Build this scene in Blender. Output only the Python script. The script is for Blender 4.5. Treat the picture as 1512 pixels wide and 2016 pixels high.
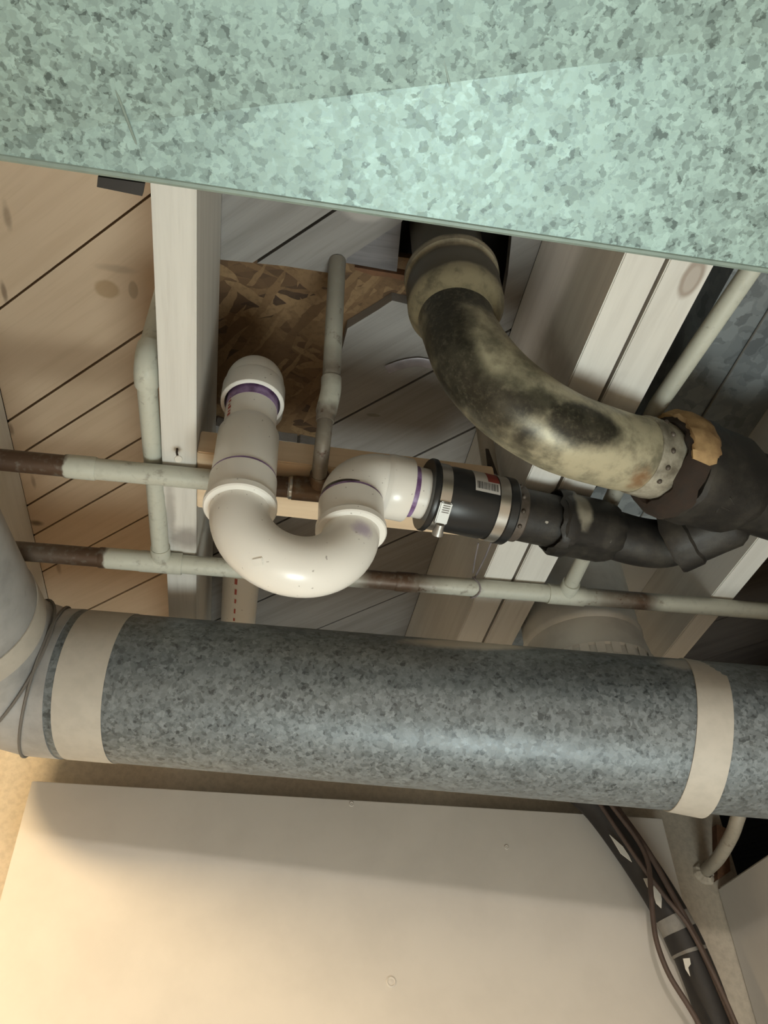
import bpy, bmesh, math, random
from mathutils import Vector, Matrix
random.seed(7)
sc = bpy.context.scene
for o in list(bpy.data.objects): bpy.data.objects.remove(o)
COL = sc.collection
V = Vector

# ------------------------------------------------------------------ camera
F = 1600.0                       # focal length in pixels of the 1512 x 2016 frame
CAMP = V((0, 0, 1.5))
PX = V((1, .093, (371 - 1432*.093)/1600.0)).normalized()      # world X in camera axes (x right, y down, z forward)
PY = V((-371, 1432, 1600)).normalized()
PZ = PX.cross(PY)
W2C = Matrix((PX, PY, PZ))       # world = W2C @ cam
cam_d = bpy.data.cameras.new('camera'); cam = bpy.data.objects.new('camera', cam_d); COL.objects.link(cam)
cam_d.sensor_fit = 'VERTICAL'; cam_d.sensor_height = 36; cam_d.lens = 36*F/2016; cam_d.clip_start = .02
cx, cy, cz = W2C @ V((1, 0, 0)), W2C @ V((0, -1, 0)), W2C @ V((0, 0, -1))
cam.matrix_world = Matrix(((cx.x, cy.x, cz.x, CAMP.x), (cx.y, cy.y, cz.y, CAMP.y), (cx.z, cy.z, cz.z, CAMP.z), (0, 0, 0, 1)))
sc.camera = cam
def ray(px, py): return W2C @ V((px-756, py-1008, F))
def atz(px, py, z): d = ray(px, py); return CAMP + d*((z-1.5)/d.z)
def aty(px, py, y): d = ray(px, py); return CAMP + d*(y/d.y)
def atx(px, py, x): d = ray(px, py); return CAMP + d*(x/d.x)
def onplane(px, py, p0, n): d = ray(px, py); return CAMP + d*((p0-CAMP).dot(n)/d.dot(n))
def atd(px, py, dep): return CAMP + ray(px, py)*(dep/F)

# ------------------------------------------------------------------ world, lights, exposure
w = bpy.data.worlds.new('world'); sc.world = w; w.use_nodes = True
w.node_tree.nodes['Background'].inputs[0].default_value = (.8, .95, 1, 1)
w.node_tree.nodes['Background'].inputs[1].default_value = .02
sc.view_settings.view_transform = 'Standard'; sc.view_settings.look = 'None'
sc.view_settings.gamma = 1; sc.view_settings.use_curve_mapping = False
sc.view_settings.exposure = 0.0
def area(name, loc, target, size, power, col):
    l = bpy.data.lights.new(name, 'AREA'); l.shape = 'DISK'; l.size = size; l.energy = power; l.color = col
    o = bpy.data.objects.new(name, l); COL.objects.link(o); o.location = loc
    o.rotation_euler = (V(target)-V(loc)).to_track_quat('-Z', 'Y').to_euler(); return o
area('work_light', (.28, .30, .50), (.18, .45, 2.1), .55, 7.2, (.90, 1.0, .96)).data.spread = math.radians(120)
l = bpy.data.lights.new('fill_bulb', 'POINT'); l.energy = 105; l.color = (1, .90, .79); l.shadow_soft_size = .06  # unseen bulb added behind the camera to fill the lower wall
rb = bpy.data.objects.new('fill_bulb', l); COL.objects.link(rb); rb.location = (-.7, -2.3, 1.84)
l = bpy.data.lights.new('bare_bulb', 'POINT'); l.energy = 42; l.color = (1, .71, .39); l.shadow_soft_size = .035
bulb = bpy.data.objects.new('bare_bulb', l); COL.objects.link(bulb); bulb.location = (-.585, .305, 2.005)

# ------------------------------------------------------------------ shader helpers
class G:
    def __init__(s, name):
        s.m = bpy.data.materials.new(name); s.m.use_nodes = True; s.t = s.m.node_tree
        s.b = s.t.nodes['Principled BSDF']; s._p = None
    def n(s, ty, ins=None, **props):
        nd = s.t.nodes.new(ty)
        for k, v in props.items(): setattr(nd, k, v)
        for k, v in (ins or {}).items(): s.set(nd.inputs[k], v)
        return nd
    def set(s, sock, v):
        if isinstance(v, bpy.types.NodeSocket): s.t.links.new(v, sock)
        elif isinstance(v, (tuple, list)) and sock.type == 'RGBA' and len(v) == 3: sock.default_value = (*v, 1)
        else: sock.default_value = v
    def pos(s):
        if not s._p: s._p = s.n('ShaderNodeNewGeometry').outputs['Position']
        return s._p
    def mapped(s, scale=(1, 1, 1), rot=(0, 0, 0), loc=(0, 0, 0), src=None):
        return s.n('ShaderNodeMapping', {'Vector': src or s.pos(), 'Scale': scale, 'Rotation': rot, 'Location': loc}).outputs[0]
    def noise(s, scale, detail=3, rough=.55, vec=None, dist=0, color=False):
        nd = s.n('ShaderNodeTexNoise', {'Vector': vec or s.pos(), 'Scale': scale, 'Detail': detail, 'Roughness': rough, 'Distortion': dist})
        return nd.outputs['Color' if color else 'Fac']
    def math(s, op, a, b=0.0, clamp=False):
        nd = s.n('ShaderNodeMath', {0: a, 1: b}, operation=op, use_clamp=clamp); return nd.outputs[0]
    def vmath(s, op, a, b=(0, 0, 0), out=0):
        nd = s.n('ShaderNodeVectorMath', {0: a, 1: b}, operation=op); return nd.outputs[out]
    def ss(s, x, a, b, lo=0.0, hi=1.0):
        return s.n('ShaderNodeMapRange', {'Value': x, 'From Min': a, 'From Max': b, 'To Min': lo, 'To Max': hi}, interpolation_type='SMOOTHSTEP').outputs[0]
    def mix(s, f, a, b, blend='MIX'):
        nd = s.n('ShaderNodeMix', data_type='RGBA', blend_type=blend)
        s.set(nd.inputs[0], f); s.set(nd.inputs[6], a); s.set(nd.inputs[7], b); return nd.outputs[2]
    def ramp(s, f, stops, interp='LINEAR'):
        nd = s.n('ShaderNodeValToRGB', {0: f}); r = nd.color_ramp; r.interpolation = interp
        while len(r.elements) < len(stops): r.elements.new(.5)
        for e, (p, c) in zip(r.elements, stops):
            e.position = p; e.color = (*c, 1) if isinstance(c, tuple) else (c, c, c, 1)
        return nd.outputs[0]
    def blob(s, c, r, soft=.35, amp=.25, freq=60):
        """1 inside an ellipsoid patch at c, ragged edge (painted shade and highlight, paint overspray, stains, knots)"""
        d = s.vmath('DIVIDE', s.vmath('SUBTRACT', s.pos(), tuple(c)), tuple(r) if isinstance(r, (tuple, list)) else (r, r, r))
        L = s.vmath('LENGTH', d, out='Value')
        L = s.math('ADD', L, s.math('MULTIPLY', s.math('SUBTRACT', s.noise(freq, 4), .5), amp*2))
        return s.ss(L, 1+soft, 1-soft)
    def mx(s, *ms):
        r = ms[0]
        for m in ms[1:]: r = s.math('MAXIMUM', r, m)
        return r
    def bump(s, h, strength=.2, dist=.002):
        s.set(s.b.inputs['Normal'], s.n('ShaderNodeBump', {'Height': h, 'Strength': strength, 'Distance': dist}).outputs[0])
    def fin(s, col, rough=.6, metal=0.0, spec=None):
        s.set(s.b.inputs['Base Color'], col); s.set(s.b.inputs['Roughness'], rough); s.set(s.b.inputs['Metallic'], metal)
        if spec is not None: s.b.inputs['Specular IOR Level'].default_value = spec
        return s.m

def spangle(name, cols, scale, metal=.35, rough=.42, overspray_and_light=None, lum=1.0):
    g = G(name)
    wv = g.vmath('ADD', g.pos(), g.vmath('SCALE', g.vmath('SUBTRACT', g.noise(scale*1.3, 3, color=True), (.5, .5, .5)), out=0))
    sc_n = wv.node.inputs[1].links[0].from_node; sc_n.inputs['Scale'].default_value = 1.1/scale
    v1 = g.n('ShaderNodeTexVoronoi', {'Vector': wv, 'Scale': scale}).outputs['Color']
    v2 = g.n('ShaderNodeTexVoronoi', {'Vector': g.mapped((1, 1, 1), (.5, .9, .3), src=wv), 'Scale': scale*1.9}).outputs['Color']
    a = g.n('ShaderNodeSeparateColor', {0: v1}).outputs[0]; b = g.n('ShaderNodeSeparateColor', {0: v2}).outputs[1]
    dk, md, lt, hi = cols
    c = g.ramp(a, [(0, dk), (.12, dk), (.17, md), (.5, md), (.55, lt), (.88, lt), (.92, hi)])
    c2 = g.ramp(b, [(0, dk), (.16, dk), (.2, md), (.6, lt), (.9, hi)])
    c = g.mix(.5, c, c2)
    c = g.mix(g.ss(g.noise(5, 3), .35, .7, 0, .25), c, tuple(x*.8 for x in md))
    if overspray_and_light:
        for (cc, r, colr, f) in overspray_and_light: c = g.mix(g.math('MULTIPLY', g.blob(cc, r, .4, .3, 35), f), c, colr)
    g.bump(g.math('ADD', a, g.noise(18, 2)), .06, .001)
    rg = g.math('ADD', g.math('MULTIPLY', b, .15), rough)
    return g.fin(c, rg, metal)

def wood(name, light, dark, axis_rot=0.0, streak=.5, knots=(), fine=1.0, vary=.12, grain_axis=1, stains_and_shade=(), rough=.6):
    g = G(name)
    s = [60, 60, 60]; s[grain_axis] = 3.0
    v = g.mapped((1, 1, 1), (0, 0, axis_rot)); v = g.mapped(tuple(s), src=v)
    n1 = g.noise(1.0*fine, 4, .6, v, .6)
    n2 = g.noise(4.5*fine, 3, .6, v)
    n3 = g.noise(7, 4)
    c = g.mix(g.ss(n1, .35, .75, 0, streak), light, dark)
    c = g.mix(g.ss(n2, .5, .8, 0, streak*.6), c, dark)
    c = g.mix(g.ss(n3, .45, .75, 0, .35), c, tuple(.6*a+.4*b for a, b in zip(light, dark)))
    rnd = g.n('ShaderNodeObjectInfo').outputs['Random']
    c = g.mix(1.0, c, g.ramp(rnd, [(0, 1-vary), (1, 1.0)]), 'MULTIPLY')
    for (p, r, colr, f) in knots: c = g.mix(g.math('MULTIPLY', g.blob(p, r, .2, .12, 50), f), c, colr)
    for (p, r, colr, f) in stains_and_shade: c = g.mix(g.math('MULTIPLY', g.blob(p, r, .6, .5, 40), f), c, colr)
    g.bump(g.math('ADD', n1, g.math('MULTIPLY', n2, .5)), .12, .001)
    return g.fin(c, rough)

def plain(name, col, rough=.5, metal=0.0, var=.15, scale=25, bump=.05, spec=None, col2=None):
    g = G(name); n = g.noise(scale, 5, .6)
    c = g.mix(g.ss(n, .35, .7, 0, 1 if col2 else var), col, col2 or tuple(x*.3 for x in col))
    if bump: g.bump(n, bump, .002)
    return g.fin(c, rough, metal, spec)

PAINT = (.52, .53, .46); COPPER = (.085, .048, .028)
def overspray(name, axis, lo, hi, stops, metal=.25, paint=PAINT, under=COPPER, wob=.012):
    """copper pipe with worn white overspray: 1 = painted along the given world axis"""
    g = G(name)
    x = g.n('ShaderNodeSeparateXYZ', {0: g.pos()}).outputs[axis]
    x = g.math('ADD', x, g.math('MULTIPLY', g.math('SUBTRACT', g.noise(45, 4), .5), wob*2))
    f = g.n('ShaderNodeMapRange', {'Value': x, 'From Min': lo, 'From Max': hi}).outputs[0]
    r = g.ramp(f, [((p-lo)/(hi-lo), v) for p, v in stops])
    f = g.n('ShaderNodeSeparateColor', {0: r}).outputs[0]
    f = g.math('SUBTRACT', f, g.ss(g.noise(55, 4, .65), .58, .72, 0, .45), True)
    c = g.mix(f, under, paint)
    c = g.mix(g.ss(g.noise(120, 2), .5, .75, 0, .25), c, tuple(a*.6 for a in paint))
    g.bump(g.noise(90, 4), .15, .001)
    return g.fin(c, .5, g.math('MULTIPLY', g.math('SUBTRACT', 1.0, f), metal))

# ------------------------------------------------------------------ mesh helpers
class M:
    def __init__(s): s.v = []; s.f = []
    def add(s, vs, fs):
        k = len(s.v); s.v += [V(a) for a in vs]; s.f += [[i+k for i in f] for f in fs]; return s
    def sweep(s, pts, rad, n=32, cap=True, ell=(1, 1)):
        pts = [V(p) for p in pts]; N = len(pts)
        if not isinstance(rad, (list, tuple)): rad = [rad]*N
        tan = []
        for i in range(N):
            a = (pts[i]-pts[i-1]).normalized() if i else None
            b = (pts[i+1]-pts[i]).normalized() if i < N-1 else None
            tan.append((a+b).normalized() if a and b else (a or b))
        up = V((0, 0, 1)) if abs(tan[0].z) < .9 else V((0, 1, 0))
        nx = tan[0].cross(up).normalized(); vs = []
        for i in range(N):
            nx = (nx - tan[i]*nx.dot(tan[i])).normalized(); ny = tan[i].cross(nx)
            for k in range(n):
                t = 2*math.pi*k/n
                vs.append(pts[i] + nx*(math.cos(t)*rad[i]*ell[0]) + ny*(math.sin(t)*rad[i]*ell[1]))
        fs = [[i*n+k, i*n+(k+1) % n, (i+1)*n+(k+1) % n, (i+1)*n+k] for i in range(N-1) for k in range(n)]
        if cap: fs += [[k for k in range(n)][::-1], [(N-1)*n+k for k in range(n)]]
        return s.add(vs, fs)
    def lathe(s, o, d, prof, n=40, cap=True, a0=0, a1=2*math.pi, up=None):
        """prof = [(distance along d, radius)]"""
        o = V(o); d = V(d).normalized(); u = up or (V((0, 0, 1)) if abs(d.z) < .9 else V((0, 1, 0)))
        nx = d.cross(u).normalized(); ny = d.cross(nx); full = abs(a1-a0-2*math.pi) < 1e-6; m = n if full else n+1; vs = []
        for t, r in prof:
            for k in range(m):
                a = a0+(a1-a0)*k/n; vs.append(o + d*t + nx*(math.cos(a)*r) + ny*(math.sin(a)*r))
        fs = [[i*m+k, i*m+(k+1) % m, (i+1)*m+(k+1) % m, (i+1)*m+k] for i in range(len(prof)-1) for k in range(n)]
        if cap and full: fs += [[k for k in range(n)][::-1], [(len(prof)-1)*m+k for k in range(n)]]
        return s.add(vs, fs)
    def box(s, a, b, rot=None, c=None):
        x0, y0, z0 = a; x1, y1, z1 = b
        vs = [V(p) for p in ((x0, y0, z0), (x1, y0, z0), (x1, y1, z0), (x0, y1, z0), (x0, y0, z1), (x1, y0, z1), (x1, y1, z1), (x0, y1, z1))]
        if rot: vs = [V(c or (0, 0, 0)) + rot @ p for p in vs]
        return s.add(vs, [[3, 2, 1, 0], [4, 5, 6, 7], [0, 1, 5, 4], [1, 2, 6, 5], [2, 3, 7, 6], [3, 0, 4, 7]])
    def prism(s, poly, z0, z1):
        n = len(poly)
        if sum(poly[i][0]*poly[(i+1) % n][1]-poly[(i+1) % n][0]*poly[i][1] for i in range(n)) < 0: poly = poly[::-1]
        vs = [V((p[0], p[1], z0)) for p in poly] + [V((p[0], p[1], z1)) for p in poly]
        return s.add(vs, [list(range(n))[::-1], list(range(n, 2*n))] + [[i, (i+1) % n, n+(i+1) % n, n+i] for i in range(n)])
    def ball(s, c, r, n=12, m=8, sq=(1, 1, 1)):
        vs = []; fs = []
        for i in range(m+1):
            for k in range(n):
                a, b = math.pi*i/m, 2*math.pi*k/n
                vs.append(V(c)+V((sq[0]*r*math.sin(a)*math.cos(b), sq[1]*r*math.sin(a)*math.sin(b), sq[2]*r*math.cos(a))))
        for i in range(m):
            for k in range(n): fs.append([i*n+k, (i+1)*n+k, (i+1)*n+(k+1) % n, i*n+(k+1) % n])
        return s.add(vs, fs)

def wloc(o):
    p = V((0, 0, 0))
    while o: p += V(o.location); o = o.parent
    return p
def put(name, m, mat, parent=None, loc=None, smooth=35, bevel=0, label=None):
    me = bpy.data.meshes.new(name)
    base = wloc(parent) if parent else V(loc if loc is not None else (0, 0, 0))
    me.from_pydata([tuple(p-base) for p in m.v], [], m.f); me.validate(); 
    bm = bmesh.new(); bm.from_mesh(me); bmesh.ops.remove_doubles(bm, verts=bm.verts, dist=1e-6)
    bmesh.ops.recalc_face_normals(bm, faces=bm.faces)
    if bevel: bmesh.ops.bevel(bm, geom=[e for e in bm.edges if e.is_manifold and e.calc_face_angle(0) > .6], offset=bevel, segments=2, affect='EDGES', clamp_overlap=True)
    bm.to_mesh(me); bm.free()
    me.materials.append(mat)
    if smooth: me.shade_smooth(); me.set_sharp_from_angle(angle=math.radians(smooth))
    o = bpy.data.objects.new(name, me); COL.objects.link(o)
    if parent: o.parent = parent
    else: o.location = base
    if label: o['label'] = label
    return o
def tag(o, label=None, cat=None, group=None, kind=None):
    if label: o['label'] = label
    if cat: o['category'] = cat
    if group: o['group'] = group
    if kind: o['kind'] = kind
    return o
def thing(name, label, cat, loc, group=None):
    o = bpy.data.objects.new(name, None); COL.objects.link(o); o.location = loc; o.empty_display_size = .02
    return tag(o, label, cat, group)
def arc(c, r, u, v, a0, a1, n=14):
    return [V(c)+V(u)*(r*math.cos(a0+(a1-a0)*i/n))+V(v)*(r*math.sin(a0+(a1-a0)*i/n)) for i in range(n+1)]
def smoothpath(pts, sub=6):
    pts = [V(p) for p in pts]; q = [pts[0]*2-pts[1]]+pts+[pts[-1]*2-pts[-2]]; out = []
    for i in range(1, len(q)-2):
        for k in range(sub):
            t = k/sub; a, b, c, d = q[i-1], q[i], q[i+1], q[i+2]
            out.append(.5*((2*b)+(c-a)*t+(2*a-5*b+4*c-d)*t*t+(3*b-a-3*c+d)*t**3))
    return out+[pts[-1]]
def lerp_list(vals, sub): 
    out = []
    for a, b in zip(vals, vals[1:]): out += [a+(b-a)*k/sub for k in range(sub)]
    return out+[vals[-1]]

JB, SF = 2.16, 2.395              # underside of the joists, underside of the subfloor boards

# ------------------------------------------------------------------ materials
m_concrete = plain('concrete', (.56, .50, .41), .85, var=.25, scale=90, bump=.5)
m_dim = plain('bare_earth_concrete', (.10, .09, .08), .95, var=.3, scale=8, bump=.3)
m_panelw = plain('painted_board', (.60, .57, .525), .55, var=.10, scale=9, bump=.04)
m_joist = wood('whitewashed_joist', (.73, .715, .67), (.45, .425, .39), streak=.30, vary=.08,
    knots=[(atz(1362, 548, JB), (.010, .022, .02), (.22, .15, .11), .7), (atz(1362, 550, JB), (.006, .014, .02), (.5, .46, .42), .6)],
    stains_and_shade=[(atz(368, 1060, JB), (.02, .02, .02), (.13, .10, .09), .6), (atz(335, 1010, JB), (.006, .05, .02), (.2, .17, .15), .5),
            (atz(1130, 780, JB), (.05, .03, .1), (.16, .12, .10), .45)])  # last patch: soft shadow of the lead bend painted on the joists
KN = (.36, .23, .12); DKK = (.16, .10, .06)
m_plank_l = wood('thinly_painted_pine', (.66, .50, .35), (.48, .34, .215), axis_rot=math.radians(43.5), streak=.35, grain_axis=0, vary=.12,
    knots=[(atz(210, 570, SF), (.015, .013, .03), (.38, .25, .13), .7), (atz(262, 572, SF), (.006, .013, .03), (.30, .22, .14), .6)],
    stains_and_shade=[(atz(228, 530, SF), (.020, .005, .03), (.34, .25, .17), .5), (atz(14, 425, SF), (.004, .016, .03), DKK, .5), (atz(8, 575, SF), (.003, .014, .03), DKK, .7), (atz(22, 845, SF), (.003, .011, .03), DKK, .6), (atz(66, 950, SF), (.003, .014, .03), DKK, .5),
           (atz(72, 1030, SF), (.010, .007, .03), (.08, .05, .03), .8), (atz(115, 1118, SF), (.004, .018, .03), DKK, .5)])
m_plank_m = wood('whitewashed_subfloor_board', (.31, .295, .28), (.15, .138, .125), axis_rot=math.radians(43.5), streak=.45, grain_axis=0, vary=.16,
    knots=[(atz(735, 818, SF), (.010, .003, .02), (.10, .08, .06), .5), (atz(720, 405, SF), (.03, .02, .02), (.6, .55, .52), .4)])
m_plank_d = wood('shade_toned_subfloor_board', (.12, .10, .085), (.05, .04, .035), axis_rot=math.radians(43.5), grain_axis=0)  # unpainted boards, toned darker to stand for the unlit bay
m_greyboard = wood('grey_weathered_board', (.24, .228, .235), (.05, .046, .046), grain_axis=0, streak=.85)
m_pine = wood('bare_pine', (.80, .63, .44), (.60, .43, .27), grain_axis=0, streak=.5, fine=.8)
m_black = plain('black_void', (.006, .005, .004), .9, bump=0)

def osb():
    g = G('strand_board'); cols = []
    base = None
    for k, rz in enumerate((.3, -.5, 1.1)):
        wv = g.vmath('ADD', g.pos(), g.vmath('SCALE', g.vmath('SUBTRACT', g.noise(30, 2, color=True), (.5, .5, .5))))
        wv.node.inputs[1].links[0].from_node.inputs['Scale'].default_value = .012
        v = g.n('ShaderNodeTexVoronoi', {'Vector': g.mapped((15, 80, 30), src=g.mapped((1, 1, 1), (0, 0, rz), src=wv)), 'Scale': 1.0}).outputs['Color']
        a = g.n('ShaderNodeSeparateColor', {0: v}).outputs[0]
        c = g.ramp(a, [(0, (.045, .022, .009)), (.3, (.10, .052, .021)), (.65, (.16, .09, .038)), (1, (.25, .155, .073))])
        base = c if base is None else g.mix(g.ss(a, .45, .5), base, c)
        cols.append(a)
    c = g.mix(g.ss(g.noise(160, 3), .45, .75, 0, .5), base, (.09, .05, .02))
    g.bump(g.math('ADD', cols[0], cols[1]), .35, .002)
    return g.fin(c, .7)
m_osb = osb()
m_raw_edge = plain('splintered_brown_wood', (.16, .075, .035), .8, var=.4, scale=60, bump=.3)

MINT = ((.082, .116, .110), (.205, .285, .270), (.275, .385, .362), (.345, .478, .45))
m_duct = spangle('mint_grey_galvanised', MINT, 185, metal=.42, rough=.42)
m_duct_edge = plain('duct_edge_metal', (.22, .29, .265), .45, .3, var=.2, scale=60)
def on_duct(px, py):
    A, B = V((-.22, .996, 2.049)), V((.62, .883, 1.963)); u = (B-A).normalized(); d = ray(px, py).normalized(); best = (9, None)
    for k in range(900):
        p = CAMP+d*(.5+k*.001); q = p-A; r = (q-u*q.dot(u)).length
        if r < .096: return p
        if r < best[0]: best = (r, p)
    return best[1]
BLUE = ((.058, .069, .075), (.132, .155, .167), (.185, .215, .232), (.245, .282, .302))
m_round = spangle('blue_grey_galvanised', BLUE, 135, metal=.3, rough=.40,
    overspray_and_light=[(on_duct(925, 1266), (.075, .03, .016), (.56, .51, .43), .85), (on_duct(1345, 1305), (.03, .03, .014), (.50, .47, .42), .7)])
m_elbow = plain('dusty_lightened_metal', (.42, .43, .435), .5, .25, var=.35, scale=22, bump=.25)  # dusty metal, also lightened in place of light missing on the branch
m_pan = spangle('panning_metal', ((.15, .165, .175), (.20, .22, .23), (.26, .285, .295), (.33, .36, .37)), 30, metal=.35, rough=.45,
    overspray_and_light=[(atz(1240, 1130, 2.29), (.07, .10, .1), (.72, .74, .75), .85), (atz(1440, 1075, 2.29), (.2, .05, .1), (.5, .54, .53), .7)])  # white overspray, whitened further in place of light missing on the sheet
m_collar = plain('white_sprayed_collar', (.70, .71, .69), .5, .1, var=.35, scale=14, bump=.1)
m_tape = plain('cream_foil_tape', (.47, .445, .395), .6, 0, var=.12, scale=60, bump=.12)
m_seam = plain('dark_seam_sealant', (.16, .15, .135), .7, bump=.1)

def pvc():
    g = G('white_pvc')
    c = g.mix(g.ss(g.noise(14, 3), .4, .75, 0, .25), (.78, .765, .72), (.69, .66, .60))
    pur = (.26, .17, .36)
    c = g.mix(g.math('MULTIPLY', g.blob(PSM, (.011, .02, .010), .4, .4, 90), .55), c, pur)
    c = g.mix(g.ss(g.noise(230, 1), .74, .78, 0, .6), c, (.25, .22, .2))
    g.b.inputs['Coat Weight'].default_value = .15
    return g.fin(c, .32)
def primer():
    g = G('purple_primer')
    c = g.mix(g.ss(g.noise(70, 3), .3, .7), (.12, .055, .15), (.30, .20, .40)); return g.fin(c, .4)
PSM = atd(707, 1055, (.63*.734+.55*.663))
m_primer = primer()
m_redink = plain('red_pipe_print', (.42, .07, .045), .5, bump=0)
m_rubber = plain('black_rubber', (.012, .013, .014), .38, var=.2, bump=.04)
m_steel = plain('stainless_steel', (.52, .51, .48), .28, .9, var=.1, bump=.02)
m_steel2 = plain('dull_steel', (.38, .37, .35), .45, .8, var=.1, bump=.02)
m_label = plain('white_label_paper', (.50, .49, .47), .5, var=.05, bump=0)
m_barcode = plain('black_print', (.03, .03, .03), .6, bump=0)
m_redlabel = plain('dark_red_print', (.25, .04, .03), .6, bump=0)
def castiron():
    g = G('tarred_cast_iron')
    c = g.mix(g.ss(g.noise(30, 5, .65), .4, .75), (.010, .009, .008), (.033, .030, .024))
    c = g.mix(g.math('MULTIPLY', g.mx(g.blob((.362, .648, 2.118), (.011, .02, .024), .3, .25, 80)), .8), c, (.30, .28, .22))
    c = g.mix(g.ss(g.noise(8, 5, .7), .55, .75, 0, .35), c, (.07, .06, .045))
    c = g.mix(g.ss(g.noise(85, 2, .5), .76, .80, 0, .8), c, (.4, .38, .34))
    g.bump(g.noise(75, 5, .65), .3, .002); return g.fin(c, .55)
m_iron = castiron()
m_caulk = plain('torn_tan_joint_compound', (.40, .265, .125), .85, scale=26, bump=.5, col2=(.17, .095, .04))
m_rust = plain('rusty_packing', (.028, .016, .010), .9, scale=60, bump=.6, col2=(.02, .014, .01))
m_ferrule = plain('riveted_ferrule', (.40, .38, .31), .6, .2, scale=28, bump=.2, col2=(.10, .085, .06))
m_ferrule_d = plain('dark_riveted_ferrule', (.12, .10, .085), .5, .3, scale=40, bump=.2, col2=(.05, .04, .03))
m_cable = plain('brown_cable_sheath', (.075, .05, .04), .55, var=.3, scale=40, bump=.1)
m_blackpipe = plain('black_plastic_pipe', (.018, .016, .015), .62, var=.4, scale=25, bump=.1)
m_flake = plain('white_paint_flake', (.66, .64, .58), .7, var=.1)
m_gtape = plain('grey_tape_wrap', (.22, .21, .19), .6, var=.3, scale=60)
m_dsteel = plain('dark_rusty_steel', (.06, .045, .035), .6, .4, var=.5, scale=50, bump=.3)
m_strap = plain('grey_metal_strap', (.36, .33, .35), .45, .5, var=.4, scale=40)
m_cond = overspray('beige_bent_pipe', 2, 1.8, 2.2, [(1.8, 1), (2.2, 1)], paint=(.42, .38, .31))

# ------------------------------------------------------------------ room shell
tag(put('floor', M().box((-2.6, -3, -.1), (.86, 1.41, 0)), m_concrete), kind='structure')
tag(put('wall_left', M().box((-2.7, -3, 0), (-2.6, 1.5, 2.6)), m_panelw), kind='structure')
tag(put('wall_front', M().box((-2.7, -3.1, 0), (2.6, -3, 2.6)), m_panelw), kind='structure')
tag(put('wall_right', M().box((.862, -3, 0), (2.6, 1.41, 1.944)), m_panelw, bevel=.004), kind='structure')
wb = M().prism([(-2.7, 1.41), (.910, 1.41), (.910, 1.5), (-2.7, 1.5)], 0, 2.6)
wall_back = tag(put('wall_back', wb, m_concrete), kind='structure')
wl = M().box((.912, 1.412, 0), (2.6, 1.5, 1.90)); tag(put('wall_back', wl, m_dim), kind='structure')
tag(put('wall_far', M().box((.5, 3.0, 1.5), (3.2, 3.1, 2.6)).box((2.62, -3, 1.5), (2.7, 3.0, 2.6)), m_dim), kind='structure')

# wall board with its fasteners
bd = thing('wall_board', 'large cream painted board fixed flat on the foundation wall below the round duct', 'board', (.2, 1.36, 0))
T0, T1 = aty(63, 1537, 1.35), aty(1302, 1611, 1.35)
me = M().add([(T0.x, 1.35, 0), (.757, 1.35, 0), (.757, 1.35, T1.z), (T0.x, 1.35, T0.z), (T0.x, 1.366, 0), (.757, 1.366, 0), (.757, 1.366, T1.z), (T0.x, 1.366, T0.z)],
    [[0, 1, 2, 3], [4, 7, 6, 5], [0, 4, 5, 1], [1, 5, 6, 2], [2, 6, 7, 3], [3, 7, 4, 0]])
put('panel', me, m_panelw, bd, bevel=.0012)
for (x, y, r) in ((692, 1583, .0045), (770, 1933, .008), (997, 1668, .004)):
    p = aty(x, y, 1.35); put('fastener_cap', M().lathe(p+V((0, .0005, 0)), (0, -1, 0), [(0, r), (.0012, r), (.0022, r*.75), (.0014, r*.55), (.002, .0005)], 20), m_panelw, bd)
fr = M()
for x in (-.28, .2, .68): fr.box((x-.02, 1.366, 0), (x+.02, 1.41, 1.98))
put('furring_strip', fr, m_panelw, bd)

# ------------------------------------------------------------------ joists
def joist(x0, x1, label, y0=-.6, y1=1.41):
    m = M().box((x0, y0, JB), (x1, y1, SF-.0004))
    return tag(put('joist', m, m_joist, loc=((x0+x1)/2, y0, JB), bevel=.0012), label, 'joist')
joist(-.415, -.377, 'painted wooden floor joist at the far left edge, mostly behind the grey elbow duct')
JL = joist(-.118, -.080, 'white painted floor joist left of the plastic trap, crossed by two copper pipes')
joist(.303, .3425, 'left one of the doubled white joists right of the plastic trap')
joist(.3465, .390, 'right one of the doubled white joists, with a knot near the big duct')
joist(.636, .671, 'floor joist at the right edge beyond the black cast iron drain')

# ------------------------------------------------------------------ subfloor: diagonal boards
ceil = bpy.data.objects.new('ceiling', None); COL.objects.link(ceil); ceil.location = (0, 0, SF); tag(ceil, kind='structure')
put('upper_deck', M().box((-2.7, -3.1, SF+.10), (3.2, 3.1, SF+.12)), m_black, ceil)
put('side_deck', M().box((-2.7, -3.1, SF+.0), (-1.0, 3.1, SF+.02)).box((-1.0, -3.1, SF), (3.2, -.6, SF+.02)), m_plank_m, ceil)
TH = math.radians(43.5); NV = (math.sin(TH), math.cos(TH))
def K(a, b):
    p, q = atz(*a, SF), atz(*b, SF); c = (p+q)/2; return c.x*NV[0]+c.y*NV[1]
def clip(poly, nx, ny, k, keep_less):
    out = []
    s = 1 if keep_less else -1
    for i in range(len(poly)):
        a, b = poly[i], poly[(i+1) % len(poly)]
        da, db = s*(a[0]*nx+a[1]*ny-k), s*(b[0]*nx+b[1]*ny-k)
        if da <= 0: out.append(a)
        if da*db < 0: t = da/(da-db); out.append((a[0]+(b[0]-a[0])*t, a[1]+(b[1]-a[1])*t))
    return out
def cutter(poly):
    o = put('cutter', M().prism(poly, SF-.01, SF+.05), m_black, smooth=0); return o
S2 = lambda *pts: [(atz(x, y, SF).x, atz(x, y, SF).y) for x, y in pts]
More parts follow.
